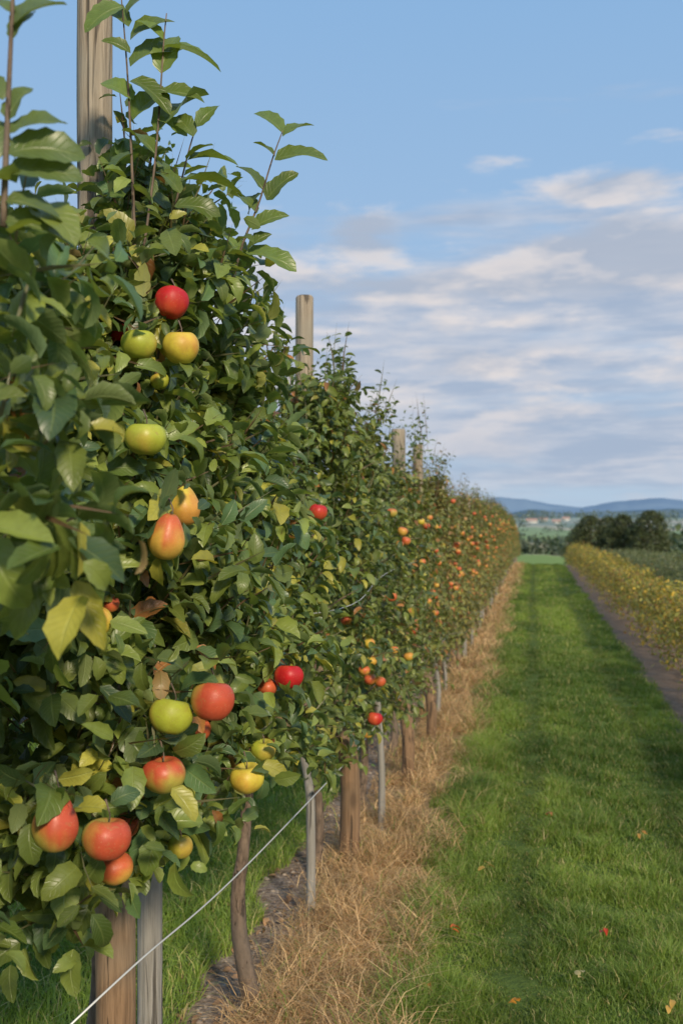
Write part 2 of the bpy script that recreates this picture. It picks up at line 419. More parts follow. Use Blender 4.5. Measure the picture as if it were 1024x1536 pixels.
def crown(acc, cx, cy, zb, zt, hx, hy, n, m, L0, nseg, top=12, tall=.3, taper=.62, **kw):
    zz = R(n)**.9; z = zb+.05+(zt-zb-.1)*zz
    prof = np.where(zz < .15, .75+zz*1.6, 1-taper*ss(.5, 1.0, zz))
    an = R(n)*6.283; rr = .35+.65*np.sqrt(R(n)); lump = .58+.78*vn(an*2.2+cy*7, z*6+cy*3)
    p = np.stack([cx+rr*np.cos(an)*hx*prof*lump, cy+rr*np.sin(an)*hy*prof*lump, z], 1)
    cen = np.stack([np.full(n, cx), np.full(n, cy), z-.15], 1)
    out = nrm(p-cen)
    dr = out+np.array([0, 0, .25])+(R((n, 3))-.5)*1.1
    dr[z < zb+.25, 2] -= .4
    shoots(acc, p-nrm(dr)*.05, dr, .10+.15*R(n), m, L0, nseg, cen=cen, **kw)
    if top:
        k = top; an = R(k)*6.28; rr = np.sqrt(R(k))
        p = np.stack([cx+rr*np.cos(an)*hx*.45, cy+rr*np.sin(an)*hy*.75, np.full(k, zt-.15)-.35*rr*R(k)], 1)
        dr = np.array([0, 0, 1])+(R((k, 3))-.5)*.8
        shoots(acc, p, dr, tall*(.4+1.0*R(k)), int(m*1.3), L0*.9, nseg, cen=p-[0, 0, .3], **kw)
def leaders(acc, base, k, hgt, L0, nseg, spread, **kw):
    """long thin extension shoots above the crown"""
    p = np.asarray(base)+(R((k, 3))-.5)*spread
    shoots(acc, p, np.array([0, 0, 1])+(R((k, 3))-.5)*.6, hgt*(.5+.7*R(k)), 13, L0, nseg, cen=p-[0, 0, .3], **kw)

def trunk(acc, cx, cy, zt, r=.03, nb=9, hx=.25, hy=.4, zb=.6, path=None):
    k = 9; z = np.linspace(-.03, zt*.9, k)
    pts = np.stack([cx+(R(k)-.5)*.05, cy+(R(k)-.5)*.06, z], 1)
    if path is not None:
        path = np.asarray(path); z = np.linspace(path[0][2], path[-1][2], k)
        pts = np.stack([np.interp(z, path[:, 2], path[:, 0]), np.interp(z, path[:, 2], path[:, 1]), z], 1)
    pp = smooth_path(path if path is not None else pts, 30); rad = r*(1-.72*np.linspace(0, 1, 30)**1.3); rad[:2] *= 1.2
    tube(acc, pp, rad, 12, jit=.2)
    for b in range(nb):
        zz = zb+.05+(zt*.85-zb)*(b+R()*.5)/nb; s = np.array([np.interp(zz, z, pts[:, 0]), np.interp(zz, z, pts[:, 1]), zz])
        an = b*2.4+R(); l = 1-.5*b/nb
        e = s+np.array([math.cos(an)*hx*l, math.sin(an)*hy*l, .12+.12*R()])
        mid = (s+e)/2+np.array([0, 0, -.03])+(R(3)-.5)*.05
        tube(acc, smooth_path([s, mid, e], 8), np.linspace(r*.42, r*.12, 8), 6, jit=.2)

def empty(name, loc):
    o = bpy.data.objects.new(name, None); sc.collection.objects.link(o); o.location = loc; o.empty_display_size = .2; return o

near = [ # cy, zb, zt, hx, hy, nshoots, leafL, nseg, cx
 (0.98, .72, 1.62, .22, .30, 360, .076, 8, -.95),
 (1.98, .76, 2.03, .25, .64, 940, .077, 8, -.90),
 (3.00, .66, 1.84, .24, .55, 620, .071, 6, -.90),
 (4.15, .47, 2.12, .25, .56, 680, .062, 5, -.90),
 (5.20, .42, 2.02, .25, .56, 620, .059, 4, -.90),
 (6.35, .38, 1.84, .25, .58, 620, .057, 4, -.90)]
for k, (cy, zb, zt, hx, hy, ns, L0, nseg, cx) in enumerate(near):
    e = empty('apple_tree', (cx, cy, 0))
    lf = Acc(); wd = Acc(); ap = Acc()
    kw = dict(petiole=(k < 3), autumn=[0, 0, 0, .08, .16, .28][k], bright=[1.05, 1.08, 1, 1, 1, 1][k])
    crown(lf, cx, cy, zb, zt, hx, hy, ns, 9, L0, nseg, top=[0, 4, 12, 24, 24, 22][k], tall=[.12, .15, .15, .28, .32, .34][k], **kw)
    if k == 1: crown(lf, -.90, 2.26, 1.75, 2.34, .20, .34, 190, 9, L0, nseg, top=10, tall=.22, taper=.7, **kw)
    if k == 1: crown(lf, -.84, 2.45, .92, 1.95, .25, .40, 220, 9, L0, nseg, top=0, **kw)
    if k == 2: leaders(lf, P(405, 560, 3.0), 5, .20, .05, 6, [.06, .25, .04])
    if k == 3: leaders(lf, P(510, 590, 4.5), 9, .26, .052, 5, [.10, .5, .06], autumn=.1)
    if k == 4: leaders(lf, P(565, 640, 5.2), 7, .28, .052, 4, [.10, .3, .06], autumn=.15)
    if k == 5: leaders(lf, P(632, 690, 7.0), 8, .46, .052, 4, [.12, .3, .06], autumn=.1); leaders(lf, P(655, 720, 8.3), 4, .32, .052, 4, [.12, .3, .06], autumn=.5)
    if k == 1: trunk(wd, -.985, 2.16, zt, r=.040, hx=hx, hy=hy*.9, zb=zb+.1)
    elif k == 2: trunk(wd, cx, cy, zt, r=.028, hx=hx, hy=hy*.9, zb=zb+.1, path=[P(388, 1528, 3.04)-[0, 0, .03], P(372, 1470, 3.04), P(360, 1400, 3.04), P(358, 1330, 3.04), P(366, 1270, 3.04), P(378, 1100, 3.08), P(385, 900, 3.1), P(390, 640, 3.1)])
    else: trunk(wd, cx, cy, zt, r=.036 if k == 0 else .024, hx=hx, hy=hy*.9, zb=zb+.1)
    if k == 1:
        def sht(pts, L0, leafs, r0=.0035):
            pa = smooth_path(pts, 16); tube(wd, pa, np.linspace(r0, .0012, 16), 7, (.10, .06, .04))
            for (bx, by, tx, ty, dd, roll) in leafs:
                b = P(bx, by, dd); tp = P(tx, ty, dd-.01+.05*(R()-.5)); v = tp-b; l = np.linalg.norm(v)
                nn = np.array([0, 0, 1.])+np.array([.45, -1.0, 0])*roll+(R(3)-.5)*.5
                d0 = nrm(v)+np.array([0, 0, .35])
                leaves(lf, b[None], d0[None], nn[None], np.array([l*1.18]), np.array([l*.66]), np.array([.8]), np.array([.35]), np.array([[.12, .175, .035]])*(.75+.6*R()), 10)
        d = 2.3
        sht([P(345, 440, d), P(362, 372, d), P(388, 305, d), P(408, 240, d), P(424, 196, d)], .05,
            [(424, 200, 387, 163, d, .8), (424, 205, 464, 184, d, .5), (412, 240, 480, 238, d, .7), (412, 235, 387, 212, d, .9), (400, 300, 438, 262, d, .9), (395, 285, 360, 245, d, .9),
             (378, 345, 425, 322, d, .8), (385, 320, 350, 285, d, .8), (368, 380, 430, 402, d, .9), (372, 375, 400, 350, d, .6), (360, 385, 343, 352, d, .9), (352, 420, 388, 425, d, .7), (392, 290, 372, 318, d, .8)])
        d = 2.1
        sht([P(205, 430, d), P(200, 300, d), P(196, 200, d), P(190, 90, d), P(180, -30, d)], .06,
            [(196, 60, 250, 25, d, .6), (196, 100, 262, 62, d, .7), (193, 40, 150, 5, d, .7), (200, 150, 150, 120, d, .9), (200, 180, 245, 128, d, .6), (190, 20, 225, -15, d, .6), (200, 230, 160, 265, d, .7), (198, 120, 240, 160, d, .8), (196, 80, 160, 60, d, .8), (185, 10, 140, 40, d, .7)], .004)
        sht([P(215, 380, d), P(232, 250, d), P(240, 150, d), P(246, 60, d), P(250, 20, d)], .06,
            [(246, 70, 318, 98, d, .8), (240, 140, 297, 150, d, .7), (242, 110, 262, 45, d, .9), (236, 200, 296, 128, d, .6), (236, 180, 275, 200, d, .7), (246, 60, 210, 30, d, .8), (232, 230, 190, 190, d, .7)], .003)
        sht([P(240, 400, d+.1), P(265, 300, d+.1), P(285, 220, d+.1), P(298, 180, d+.1)], .06,
            [(296, 190, 328, 158, d, .7), (290, 205, 262, 170, d, .8), (282, 240, 345, 243, d, .7), (275, 270, 352, 288, d, .7), (270, 290, 240, 250, d, .8), (280, 240, 310, 215, d, .6), (262, 310, 320, 322, d, .7)], .003)
        for q, a in enumerate(FA):
            if q < 23: apple(ap, wd, FP[q], a[6], a[3], a[4], True, a[5])
        for q in range(23):
            n = 4
            p = FP[q]+np.stack([-.03-.05*R(n), .0+.06*R(n), .02+.05*R(n)], 1)+(R((n, 3))-.5)*[.03, .10, .08]
            shoots(lf, p, np.array([.45, -.3, -.15])+(R((n, 3))-.5)*1.7, .05+.07*R(n), 7, .074, 8, petiole=True, lk=.95, bright=1.08)
        n = 28; px = 170+R(n)*150; py = 150+R(n)*310; ok = (px-170) < (py-100)*.5; px, py = px[ok], py[ok]
        p = np.array([P(a, b, 2.05+.4*R()) for a, b in zip(px, py)]); n = len(p)
        shoots(lf, p, np.array([.2, 0, .6])+(R((n, 3))-.5)*1.3, .1+.14*R(n), 8, .070, 8, petiole=True)
    if k == 0:
        d = 1.08
        for (a, b, c_) in [((5, 340), (12, 170), (22, -60)), ((-40, 300), (-20, 150), (-10, -50))]:
            pts = [P(*a, d), P(*b, d), P(*c_, d)]; pa = smooth_path(pts, 12); tube(wd, pa, np.linspace(.004, .002, 12), 7, (.13, .06, .05))
        for (bx, by, tx, ty, roll) in [(12, 230, 118, 232, 1.5), (12, 260, 115, 262, 1.0), (14, 200, 95, 180, 1.5), (12, 180, 40, 120, .8), (18, 40, 90, -10, .8), (20, 20, -20, -10, .7), (18, 60, 45, 5, .8), (5, 150, -30, 100, .8), (8, 300, 85, 330, 1.3), (-5, 240, -20, 160, .8), (8, 330, 100, 370, 1.4)]:
            b = P(bx, by, d); v = P(tx, ty, d)-b; l = np.linalg.norm(v)
            leaves(lf, b[None], (nrm(v)+[0, 0, .3])[None], (np.array([0, 0, 1.])+np.array([.3, -1.0, 0])*roll)[None], np.array([l*1.1]), np.array([l*.66]), np.array([.8]), np.array([.35]), np.array([[.12, .17, .05]]), 10)
        n = 46; px = R(n)*80-25; py = 390+R(n)*470
        p = np.array([P(a, b, 1.06+.33*R()) for a, b in zip(px, py)])
        shoots(lf, p, np.array([.4, 0, .5])+(R((n, 3))-.5)*1.3, .06+.09*R(n), 7, .080, 8, petiole=True, bright=1.1)
    if k == 2: apple(ap, wd, FP[23], FR[23], cR, 0, True, .45)
    if k == 3:
        for q in (24, 25, 26): apple(ap, wd, FP[q], FA[q][6], FA[q][3], 0, True, .6)
    if k >= 3:
        for q in range(7):
            z = .8+R()*.75; yy = cy+(R()-.5)*1.0
            apple(ap, wd, np.array([cx+hx*.9+.05*R(), yy, z]), .020+.008*R(), [cO, cY, cO, cB][int(R()*4)], 0, False, .3+.3*R())
    for nm, ac, mt in (('leaves', lf, M_leaf), ('trunk_and_branches', wd, M_bark), ('apples', ap, M_apple)):
        if ac.n:
            o = obj(nm, ac.mesh(nm, mt), e); o.location = (-cx, -cy, 0)

variants = []
for k in range(5):
    lf = Acc(); wd = Acc(); ap = Acc()
    au = [.3, .5, .45, .8, .95][k]
    zt = [1.84, 1.70, 1.90, 1.76, 1.64][k]
    crown(lf, 0, 0, .34, zt, .28, .54, 470, 9, .060, 3, top=22, tall=.34, cull=False, autumn=au, bright=1.0)
    leaders(lf, [0, 0, zt-.05], 6, .36, .05, 3, [.15, .6, .1], cull=False, autumn=min(1, au*1.5))
    trunk(wd, 0, 0, 1.9, r=.022, hx=.25, hy=.5, zb=.5)
    for q in range(10):
        z = .6+R()*1.0
        apple(ap, wd, np.array([.18+.08*R(), (R()-.5)*1.1, z]), .020+.010*R(), [cO, cY, cO, cB, cO][int(R()*5)], 0, False, .3+.35*R())
    variants.append((lf.mesh('leaves', M_leaf2), wd.mesh('trunk_and_branches', M_bark), ap.mesh('apples', M_apple)))
y = 7.45; k = 0
while y < 44:
    cx = -.90+.05*(R()-.5); sz = 1.05-.12*ss(10, 40, y)+.12*(R()-.5)
    e = empty('apple_tree', (cx, y, float(H(cx, y)))); e.scale = (1, 1, sz)
    v = variants[(k*3+int(R()*2)) % 5]
    for nm, me in zip(('leaves', 'trunk_and_branches', 'apples'), v): obj(nm, me, e)
    y += 1.04+.14*R(); k += 1

# ---------------------------------------------------------------- posts, stakes, wires
def post(name, pts, r0, r1, mat, sides=22, n=24):
    acc = Acc(); pa = smooth_path(pts, n); rad = np.linspace(r0, r1, n)
    tg = nrm(pa[-1]-pa[-2])
    pa = np.concatenate([pa, [pa[-1]+tg*.008]]); rad = np.concatenate([rad, [r1*.86]])
    tube(acc, pa, rad, sides, jit=.06)
    me = acc.mesh(name, mat); o = obj(name, me); return o
def g(p, z): return np.array([p[0], p[1], z])
b = P(172, 1500, 2.12); tp = P(143, 0, 2.38)
post('wooden_post', [g(b, -.1), g(b, .75), g(b*.4+tp*.6, 1.5), g(tp, 2.3), g(tp, 2.95)], .043, .042, M_post)
b = P(225, 1500, 2.62); post('wooden_post', [g(b, -.1), g(b, .5), g(b, 1.2)], .033, .031, M_post_gr)
b = P(522, 1300, 4.37); tp = P(457, 447, 4.37)
post('wooden_post', [g(b, -.1), g(b, .5), g((b+tp)/2-[.05, 0, 0], 1.0), g(tp, 1.7), tp], .045, .039, M_post)
b = P(610, 1175, 5.77); tp = P(597, 645, 6.6); post('wooden_post', [g(b, -.1), g(b, .35), g((b+tp)/2-[.08, 0, 0], .8), g(tp, 1.6), tp], .034, .046, M_post)
b = P(645, 1120, 6.72); tp = P(626, 668, 7.5); post('wooden_post', [g(b, -.1), g(b, .35), g((b+tp)/2-[.08, 0, 0], .8), g(tp, 1.6), tp], .032, .038, M_post)
b = P(466, 1380, 3.78); post('wooden_stake', [g(b, -.05), g(b, .35), P(462, 1170, 3.8), P(458, 1050, 3.9)-[.05, 0, 0]], .018, .017, M_post_gr, 12)
b = P(572, 1245, 4.9); post('wooden_stake', [g(b, -.05), g(b, .3), g(b, .62)-[.02, 0, 0]], .018, .016, M_post_gr, 12)
y = 7.6; k = 0
while y < 43:
    x = -.70-.06*R(); z0 = float(H(x, y))
    post('wooden_stake', [[x, y, z0-.05], [x+.02*(R()-.5), y, z0+.3], [x-.08, y, z0+.65]], .018+.01*R(), .018, [M_post_gr, M_post_gr, M_post_br][k % 3], 10, 6)
    y += .95+.2*R(); k += 1
for y in (9.6, 13.5, 18, 24, 31, 38):
    post('wooden_post', [[-.88, y, -.1], [-.88, y, 1.2], [-.88, y, 1.96-.006*y+float(H(-.9, y))]], .042, .04, M_post, 12, 6)
def wire(pts, r=.0016, n=40):
    acc = Acc(); tube(acc, smooth_path(pts, n), r, 6, (.5, .5, .5)); obj('trellis_wire', acc.mesh('trellis_wire', M_wire))
wire([P(40, 1600, 1.72), P(205, 1445, 1.92), P(360, 1308, 2.6), P(527, 1135, 4.3)], .0021)
wire([P(527, 1135, 4.3), [-.74, 9, .52], [-.74, 20, .52], [-.74, 34, .5]], .002)
wire([[-.92, .5, 1.25], [-.90, 2.4, 1.24], P(520, 910, 3.6), P(600, 850, 5.3), [-.8, 12, 1.2], [-.8, 34, 1.15]], .0013)
wire([[-.9, -1, 1.75], [-.9, 5, 1.75], [-.9, 34, 1.7]], .0013)

# ---------------------------------------------------------------- grass
def blades(acc, x, y, h, w, lean, col, z=None):
    n = len(x); z = H(x, y) if z is None else z
    an = R(n)*6.283; fa = R(n)*6.283
    ld = np.stack([np.cos(an), np.sin(an), np.zeros(n)], 1)*(lean*h)[:, None]
    sd = np.stack([np.cos(fa), np.sin(fa), np.zeros(n)], 1)*(w*.5)[:, None]
    b = np.stack([x, y, z-.003], 1)
    hh = np.stack([np.zeros(n), np.zeros(n), h], 1)
    V = np.stack([b-sd, b+sd, b+hh*.55+ld*.3-sd*.8, b+hh*.55+ld*.3+sd*.8, b+hh*(1-.25*np.clip(lean, 0, 1.5))[:, None]+ld], 1)
    k = np.arange(n)[:, None]*5
    Q = k+np.array([[0, 1, 3, 2]]); T = k+np.array([[2, 3, 4]])
    C = np.repeat(col[:, None], 5, 1)
    acc.add(V.reshape(-1, 3), Q, T, C.reshape(-1, 3))
def gcol(n, x, y):
    a = np.clip(fbm(x*2.2+3, y*.9, 4)*2.6-.8, 0, 1)[:, None]*.65+R(n)[:, None]*.35
    c = (1-a)*np.array([.052, .115, .016])+a*np.array([.25, .34, .060])
    f = R(n) < .10; c[f] = np.array([.46, .40, .18])*(.6+.6*R(f.sum())[:, None]); return c
gr = Acc()
def lane(y0, y1, dens, hh, ww, x0=-.55, x1=1.28):
    n = int((y1-y0)*(x1-x0)*dens); x = x0+(x1-x0)*R(n); y = y0+(y1-y0)*R(n)
    eL = -.44+(fbm(y*2.2, y*0+3)-.5)*.30+(R(n)-.5)*.18; eR = 1.05+(fbm(y*1.5, y*0+9)-.5)*.2+(R(n)-.5)*.1
    k = (x > eL) & (x < eR); x, y = x[k], y[k]; n = len(x)
    cl = fbm(x*7, y*6, 3); cl2 = fbm(x*1.6+9, y*1.2, 3)
    wob = (fbm(y*.6, y*0+1)-.5)*.12
    track = 1-.70*np.exp(-((x+.02-wob)/.085)**2)-.60*np.exp(-((x-.70-wob)/.09)**2)
    h = hh*(.15+1.9*np.clip(cl-.15, 0, 1)**1.3)*(.55+.8*R(n))*(.6+.8*cl2)*track*(1+.6*np.exp(-((x+.32)/.12)**2))
    blades(gr, x, y, h, ww*(.7+.6*R(n)), .2+1.0*R(n), gcol(n, x, y)*(.52+.50*track)[:, None])
lane(2.2, 4.2, 26000, .075, .0028); lane(4.2, 7, 15000, .075, .0036); lane(7, 12, 7000, .07, .0052)
lane(12, 22, 2500, .065, .009); lane(22, 45, 1000, .06, .015)
def left(y0, y1, x0, x1, dens, hh, ww):
    n = int((y1-y0)*(x1-x0)*dens); x = x0+(x1-x0)*R(n); y = y0+(y1-y0)*R(n)
    k = x < -1.06+(fbm(y*2, y*0+7)-.5)*.25; x, y = x[k], y[k]; n = len(x)
    blades(gr, x, y, hh*(.4+fbm(x*4, y*4, 3))*(.6+.7*R(n)), ww*(.7+.6*R(n)), .2+1.0*R(n), gcol(n, x, y)*1.2)
left(1.2, 5, -2.6, -1.0, 9000, .10, .0038); left(5, 10, -3.5, -1.0, 3000, .09, .006); left(10, 30, -6, -1, 300, .1, .02)
n = 26000; x = 1.85+3*R(n); y = 7+36*R(n); blades(gr, x, y, .06*(.5+R(n)), .012+.01*R(n), .2+.8*R(n), gcol(n, x, y)*.8)
obj('grass', gr.mesh('grass', M_grass))

dg = Acc()
def dryband(y0, y1, nt, m, ln, ww):
    cx = -.85+.50*R(nt); cy = y0+(y1-y0)*R(nt)
    cx = -.60+(fbm(cy*1.3, cy*0+2)-.5)*.2+(cx+.60)
    big = .4+1.3*R(nt)**1.5
    x = np.repeat(cx, m); y = np.repeat(cy, m); s = np.repeat(big, m); n = len(x)
    x = x+rng.normal(0, .025, n)*s; y = y+rng.normal(0, .035, n)*s
    dens = fbm(x*4, y*4, 3); k = dens > .38; x, y, s = x[k], y[k], s[k]; n = len(x)
    a = R(n)[:, None]; tuft = np.repeat(R(nt), m)[k][:, None]
    c = ((1-a)*np.array([.33, .19, .085])+a*np.array([.74, .53, .29]))*(.6+.7*tuft)
    gk = R(n) < (.06+.30*ss(-.55, -.4, x)); c[gk] = np.array([.15, .26, .035])
    blades(dg, x, y, ln*s*(.3+.8*R(n)), ww*(.6+.8*R(n)), .6+2.4*R(n), c, z=H(x, y)+.08*R(n)*s*R(n))
dryband(2.0, 4.5, 420, 85, .075, .0022); dryband(4.5, 8, 500, 65, .08, .0030); dryband(8, 16, 750, 34, .085, .0055); dryband(16, 40, 1150, 16, .09, .011)
obj('dry_grass', dg.mesh('dry_grass', M_dry))

ico = np.array([[0, 0, 1], [.9, 0, .45], [.28, .85, .45], [-.72, .53, .45], [-.72, -.53, .45], [.28, -.85, .45], [.72, .53, -.45], [-.28, .85, -.45], [-.9, 0, -.45], [-.28, -.85, -.45], [.72, -.53, -.45], [0, 0, -1]])
it = np.array([[0,1,2],[0,2,3],[0,3,4],[0,4,5],[0,5,1],[1,6,2],[2,7,3],[3,8,4],[4,9,5],[5,10,1],[6,7,2],[7,8,3],[8,9,4],[9,10,5],[10,6,1],[11,7,6],[11,8,7],[11,9,8],[11,10,9],[11,6,10]])
n = 1500; x = -.98+rng.normal(0, .12, n); y = 2+10*R(n)**1.3
s = .003+.010*R(n)**3
V = ico[None]*(1+.5*(R((n, 12, 1))-.5))*s[:, None, None]*np.array([1.2, 1, .6])+np.stack([x, y, 0*x+.001], 1)[:, None]
c = np.repeat((np.array([.3, .25, .21])*(.6+.7*R(n))[:, None])[:, None], 12, 1)
obj('gravel', make_mesh('gravel', V.reshape(-1, 3), None, (np.arange(n)[:, None, None]*12+it[None]).reshape(-1, 3), {'lc': c.reshape(-1, 3)}, M_stone, smooth=False))
fl = Acc()
def flat(x, y, z, L, col, ns=4):
    n = len(x); an = R(n)*6.28
    leaves(fl, np.stack([x, y, z], 1), np.stack([np.cos(an), np.sin(an), .25*(R(n)-.3)], 1), np.array([0, 0, 1.])+(R((n, 3))-.5)*.9, L, L*.5, .3+R(n), .1+.5*R(n), col, ns)
n = 2600; x = -.88+rng.normal(0, .17, n); y = 2+11*R(n)
flat(x, y, .006+.02*R(n), .012+.035*R(n)**2, np.array([.34, .20, .11])*(.4+1.1*R(n)[:, None]))
for (px, py, col) in [(680, 1393, (.65, .15, .03)), (903, 1398, (.55, .06, .02)), (778, 1505, (.7, .33, .05)), (1005, 1507, (.6, .36, .08)), (822, 1222, (.5, .18, .05)), (870, 1465, (.6, .5, .25)), (730, 1300, (.5, .3, .08)), (960, 1250, (.5, .25, .05)), (640, 1480, (.5, .25, .06))]:
    d = F*1.44/(py-785); p = P(px, py, d)
    for q in range(3): flat(p[:1]+.008*(q-1), p[1:2]+.006*(q-1), p[2:3]+.006*q, np.array([.036]), np.array([col]), 5)
obj('fallen_leaves', fl.mesh('fallen_leaves', M_leaf2))

# ---------------------------------------------------------------- right hand vine rows
def vinecol(n, autumn=0, bright=1.):
    a = R(n)[:, None]; c = (1-a)*np.array([.16, .18, .03])+a*np.array([.42, .37, .08])
    yl = R(n) < .25; c[yl] = np.array([.72, .48, .06])*(.6+.5*R(yl.sum())[:, None])
    br = R(n) < .10; c[br] = np.array([.38, .18, .06]); return c*bright
def darkcol(n, autumn=0, bright=1.):
    a = R(n)[:, None]; return ((1-a)*np.array([.09, .12, .05])+a*np.array([.24, .25, .12]))*bright
def hedge(name, x0, y0, x1, y1, w, h0, h1, n, m, L0, fun):
    acc = Acc(); wd = Acc(); t = R(n)**1.25; cx = x0+(x1-x0)*t; cy = y0+(y1-y0)*t
    h = (h0+(h1-h0)*t)*(.68+.64*fbm(cy*1.6, cy*0+x0, 3)); z = .06+(h-.10)*np.sqrt(R(n))
    x = cx+(R(n)-.5)*w*(1-.35*(z/h)**3)*(.7+.6*fbm(cy*2.2, cy*0+x0+4, 2)); y = cy; gz = H(x, y)
    p = np.stack([x, y, gz+z], 1)
    cen = np.stack([cx, cy, gz+h*.4], 1)
    shoots(acc, p, nrm(p-cen)+(R((n, 3))-.5)*1.2+np.array([0, 0, .4]), .06+.18*R(n), m, L0, 2, cull=False, cen=cen, lcfun=fun)
    e = empty(name, (x0, y0, 0))
    o = obj('foliage', acc.mesh(name, M_leaf2), e); o.location = (-x0, -y0, 0)
    for k in range(int((y1-y0)/1.4)):
        tt = (k+.5)/int((y1-y0)/1.4); a, b_ = x0+(x1-x0)*tt, y0+(y1-y0)*tt; zz = float(H(a, b_))
        tube(wd, smooth_path([[a-.05, b_, zz-.02], [a+.03, b_+.04, zz+.2], [a-.02, b_, zz+.45]], 6), np.linspace(.022, .012, 6), 7)
    o = obj('stems', wd.mesh('stems', M_bark), e); o.location = (-x0, -y0, 0)
hedge('grapevine_row', 1.56, 5, 1.54, 42, .56, .72, .70, 5600, 7, .068, vinecol)
hedge('hedge_row', 3.1, 13, 3.0, 46, .8, .72, .50, 4200, 7, .08, darkcol)
hedge('hedge_row', 4.6, 18, 4.4, 48, .9, .72, .50, 3000, 7, .09, darkcol)

def bgtree(px, pt, d, wpx, n=1500, tone=1.0, conical=.42):
    p = P(px, 785, d); zb = float(H(p[0], p[1])); zt = 1.5+(785-pt)/F*d; hw = wpx/F*d/2
    acc = Acc(); wd = Acc(); u = R(n)**.85; hgt = zt-zb
    prof = np.sin(np.clip(u*.90+.10, 0, 1)*np.pi)**conical*(.85+.3*R(n))
    an = R(n)*6.28; lump = .70+.55*vn(an*1.6+px, u*6)
    rr = np.sqrt(.25+.75*R(n))
    q = np.stack([np.cos(an)*rr*hw*prof*lump, np.sin(an)*rr*hw*prof*lump, u*hgt*.96+.04*hgt], 1)
    cen = q*np.array([0, 0, 1])-[0, 0, .1*hgt]
    L = hgt*.045
    shoots(acc, q, nrm(q-cen)+[0, 0, .5]+(R((n, 3))-.5), L*(.6+.8*R(n)), 6, L, 2, cull=False, cen=cen, twig=False,
           lcfun=lambda k, autumn=0, bright=1.: ((1-R(k)[:, None])*np.array([.030, .050, .018])+R(k)[:, None]*np.array([.10, .11, .035]))*tone)
    tube(wd, smooth_path([[0, 0, -.1], [.02*hgt, 0, hgt*.4], [0, 0, hgt*.9]], 8), np.linspace(hgt*.03, hgt*.006, 8), 8)
    for b_ in range(8):
        a = b_*2.4; z = hgt*(.2+.08*b_); tube(wd, [[0, 0, z], [math.cos(a)*hw*.5, math.sin(a)*hw*.5, z+hgt*.08]], np.array([hgt*.01, hgt*.004]), 5)
    e = empty('deciduous_tree', (p[0], p[1], zb)); obj('crown', acc.mesh('crown', M_leaf2), e); obj('trunk', wd.mesh('trunk', M_bark), e)
for a in [(884, 776, 60, 54), (912, 778, 64, 44), (934, 775, 58, 48), (974, 769, 56, 60), (954, 792, 62, 50), (868, 792, 66, 40)]: bgtree(*a)

dt = Acc()
def woods(px0, px1, d0, d1, n, hgt, tone):
    px = px0+(px1-px0)*R(n); d = d0+(d1-d0)*R(n)
    p = np.array([P(a, 785, b) for a, b in zip(px, d)]); g0 = H(p[:, 0], p[:, 1])
    m = 26; q = np.repeat(p, m, 0); gg = np.repeat(g0, m); hh = np.repeat(hgt*(.6+.6*R(n)), m); k = len(q)
    v = nrm(rng.normal(size=(k, 3)))*(hh*.42)[:, None]*np.array([1.1, 1.1, 1])
    q[:, 0] += v[:, 0]; q[:, 1] += v[:, 1]; q[:, 2] = gg+hh*.52+v[:, 2]
    L = hh*.3
    c = (np.array([.06, .08, .035])*(.6+.8*R(k))[:, None])*(1-tone)+np.array([.13, .18, .21])*tone  # farther woods tinted towards haze blue in the leaf colour itself
    leaves(dt, q, nrm(v)+(R((k, 3))-.5), v+np.array([0, 0, .3]), L, L*.8, .3+R(k), .2+0*R(k), c, 2)
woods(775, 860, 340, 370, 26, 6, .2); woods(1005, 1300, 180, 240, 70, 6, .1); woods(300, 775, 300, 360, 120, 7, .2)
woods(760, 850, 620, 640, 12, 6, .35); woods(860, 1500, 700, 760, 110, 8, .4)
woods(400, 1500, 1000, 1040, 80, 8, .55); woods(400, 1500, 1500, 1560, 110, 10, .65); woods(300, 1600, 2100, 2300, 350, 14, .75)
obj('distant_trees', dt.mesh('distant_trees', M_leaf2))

def simple(name, col):
    m, t, out = new_mat(name); nz = t.noise(t.n('ShaderNodeTexCoord').outputs['Object'], .8, 3)
    p = t.n('ShaderNodeBsdfPrincipled', Base__Color=t.mix(t.mr(nz, .3, .7, 0, .3), col, tuple(c*.7 for c in col)), Roughness=.8); t.L.new(p.outputs[0], out.inputs[0]); return m
M_wall = simple('render_wall', (.62, .60, .57)); M_roof = simple('roof_tiles', (.42, .27, .22)); M_win = simple('window_glass', (.05, .06, .08))
def house(px, d, w, dp, h):
    p = P(px, 785, d); z = float(H(p[0], p[1])); e = empty('farmhouse', (p[0], p[1], z))
    a, b_ = w/2, dp/2
    V = [[-a,-b_,-1],[a,-b_,-1],[a,b_,-1],[-a,b_,-1],[-a,-b_,h],[a,-b_,h],[a,b_,h],[-a,b_,h],[-a,0,h+b_*.75],[a,0,h+b_*.75]]
    obj('walls', make_mesh('walls', V, [[0,1,5,4],[1,2,6,5],[2,3,7,6],[3,0,4,7]], [[5,6,9],[7,4,8]], mat=M_wall, smooth=False), e)
    o = .5; zr = h-.2; V = [[-a-o,-b_-o,zr],[a+o,-b_-o,zr],[a+o,0,h+b_*.78],[-a-o,0,h+b_*.78],[-a-o,b_+o,zr],[a+o,b_+o,zr]]
    obj('roof', make_mesh('roof', V, [[0,1,2,3],[3,2,5,4]], mat=M_roof, smooth=False), e)
    Vw = []; Qw = []
    for k in range(int(w/4)):
        x = -a+2+k*4; s = len(Vw); Vw += [[x-.6,-b_-.03,1.2],[x+.6,-b_-.03,1.2],[x+.6,-b_-.03,2.8],[x-.6,-b_-.03,2.8]]; Qw.append([s,s+1,s+2,s+3])
    obj('windows', make_mesh('windows', Vw, Qw, mat=M_win, smooth=False), e)
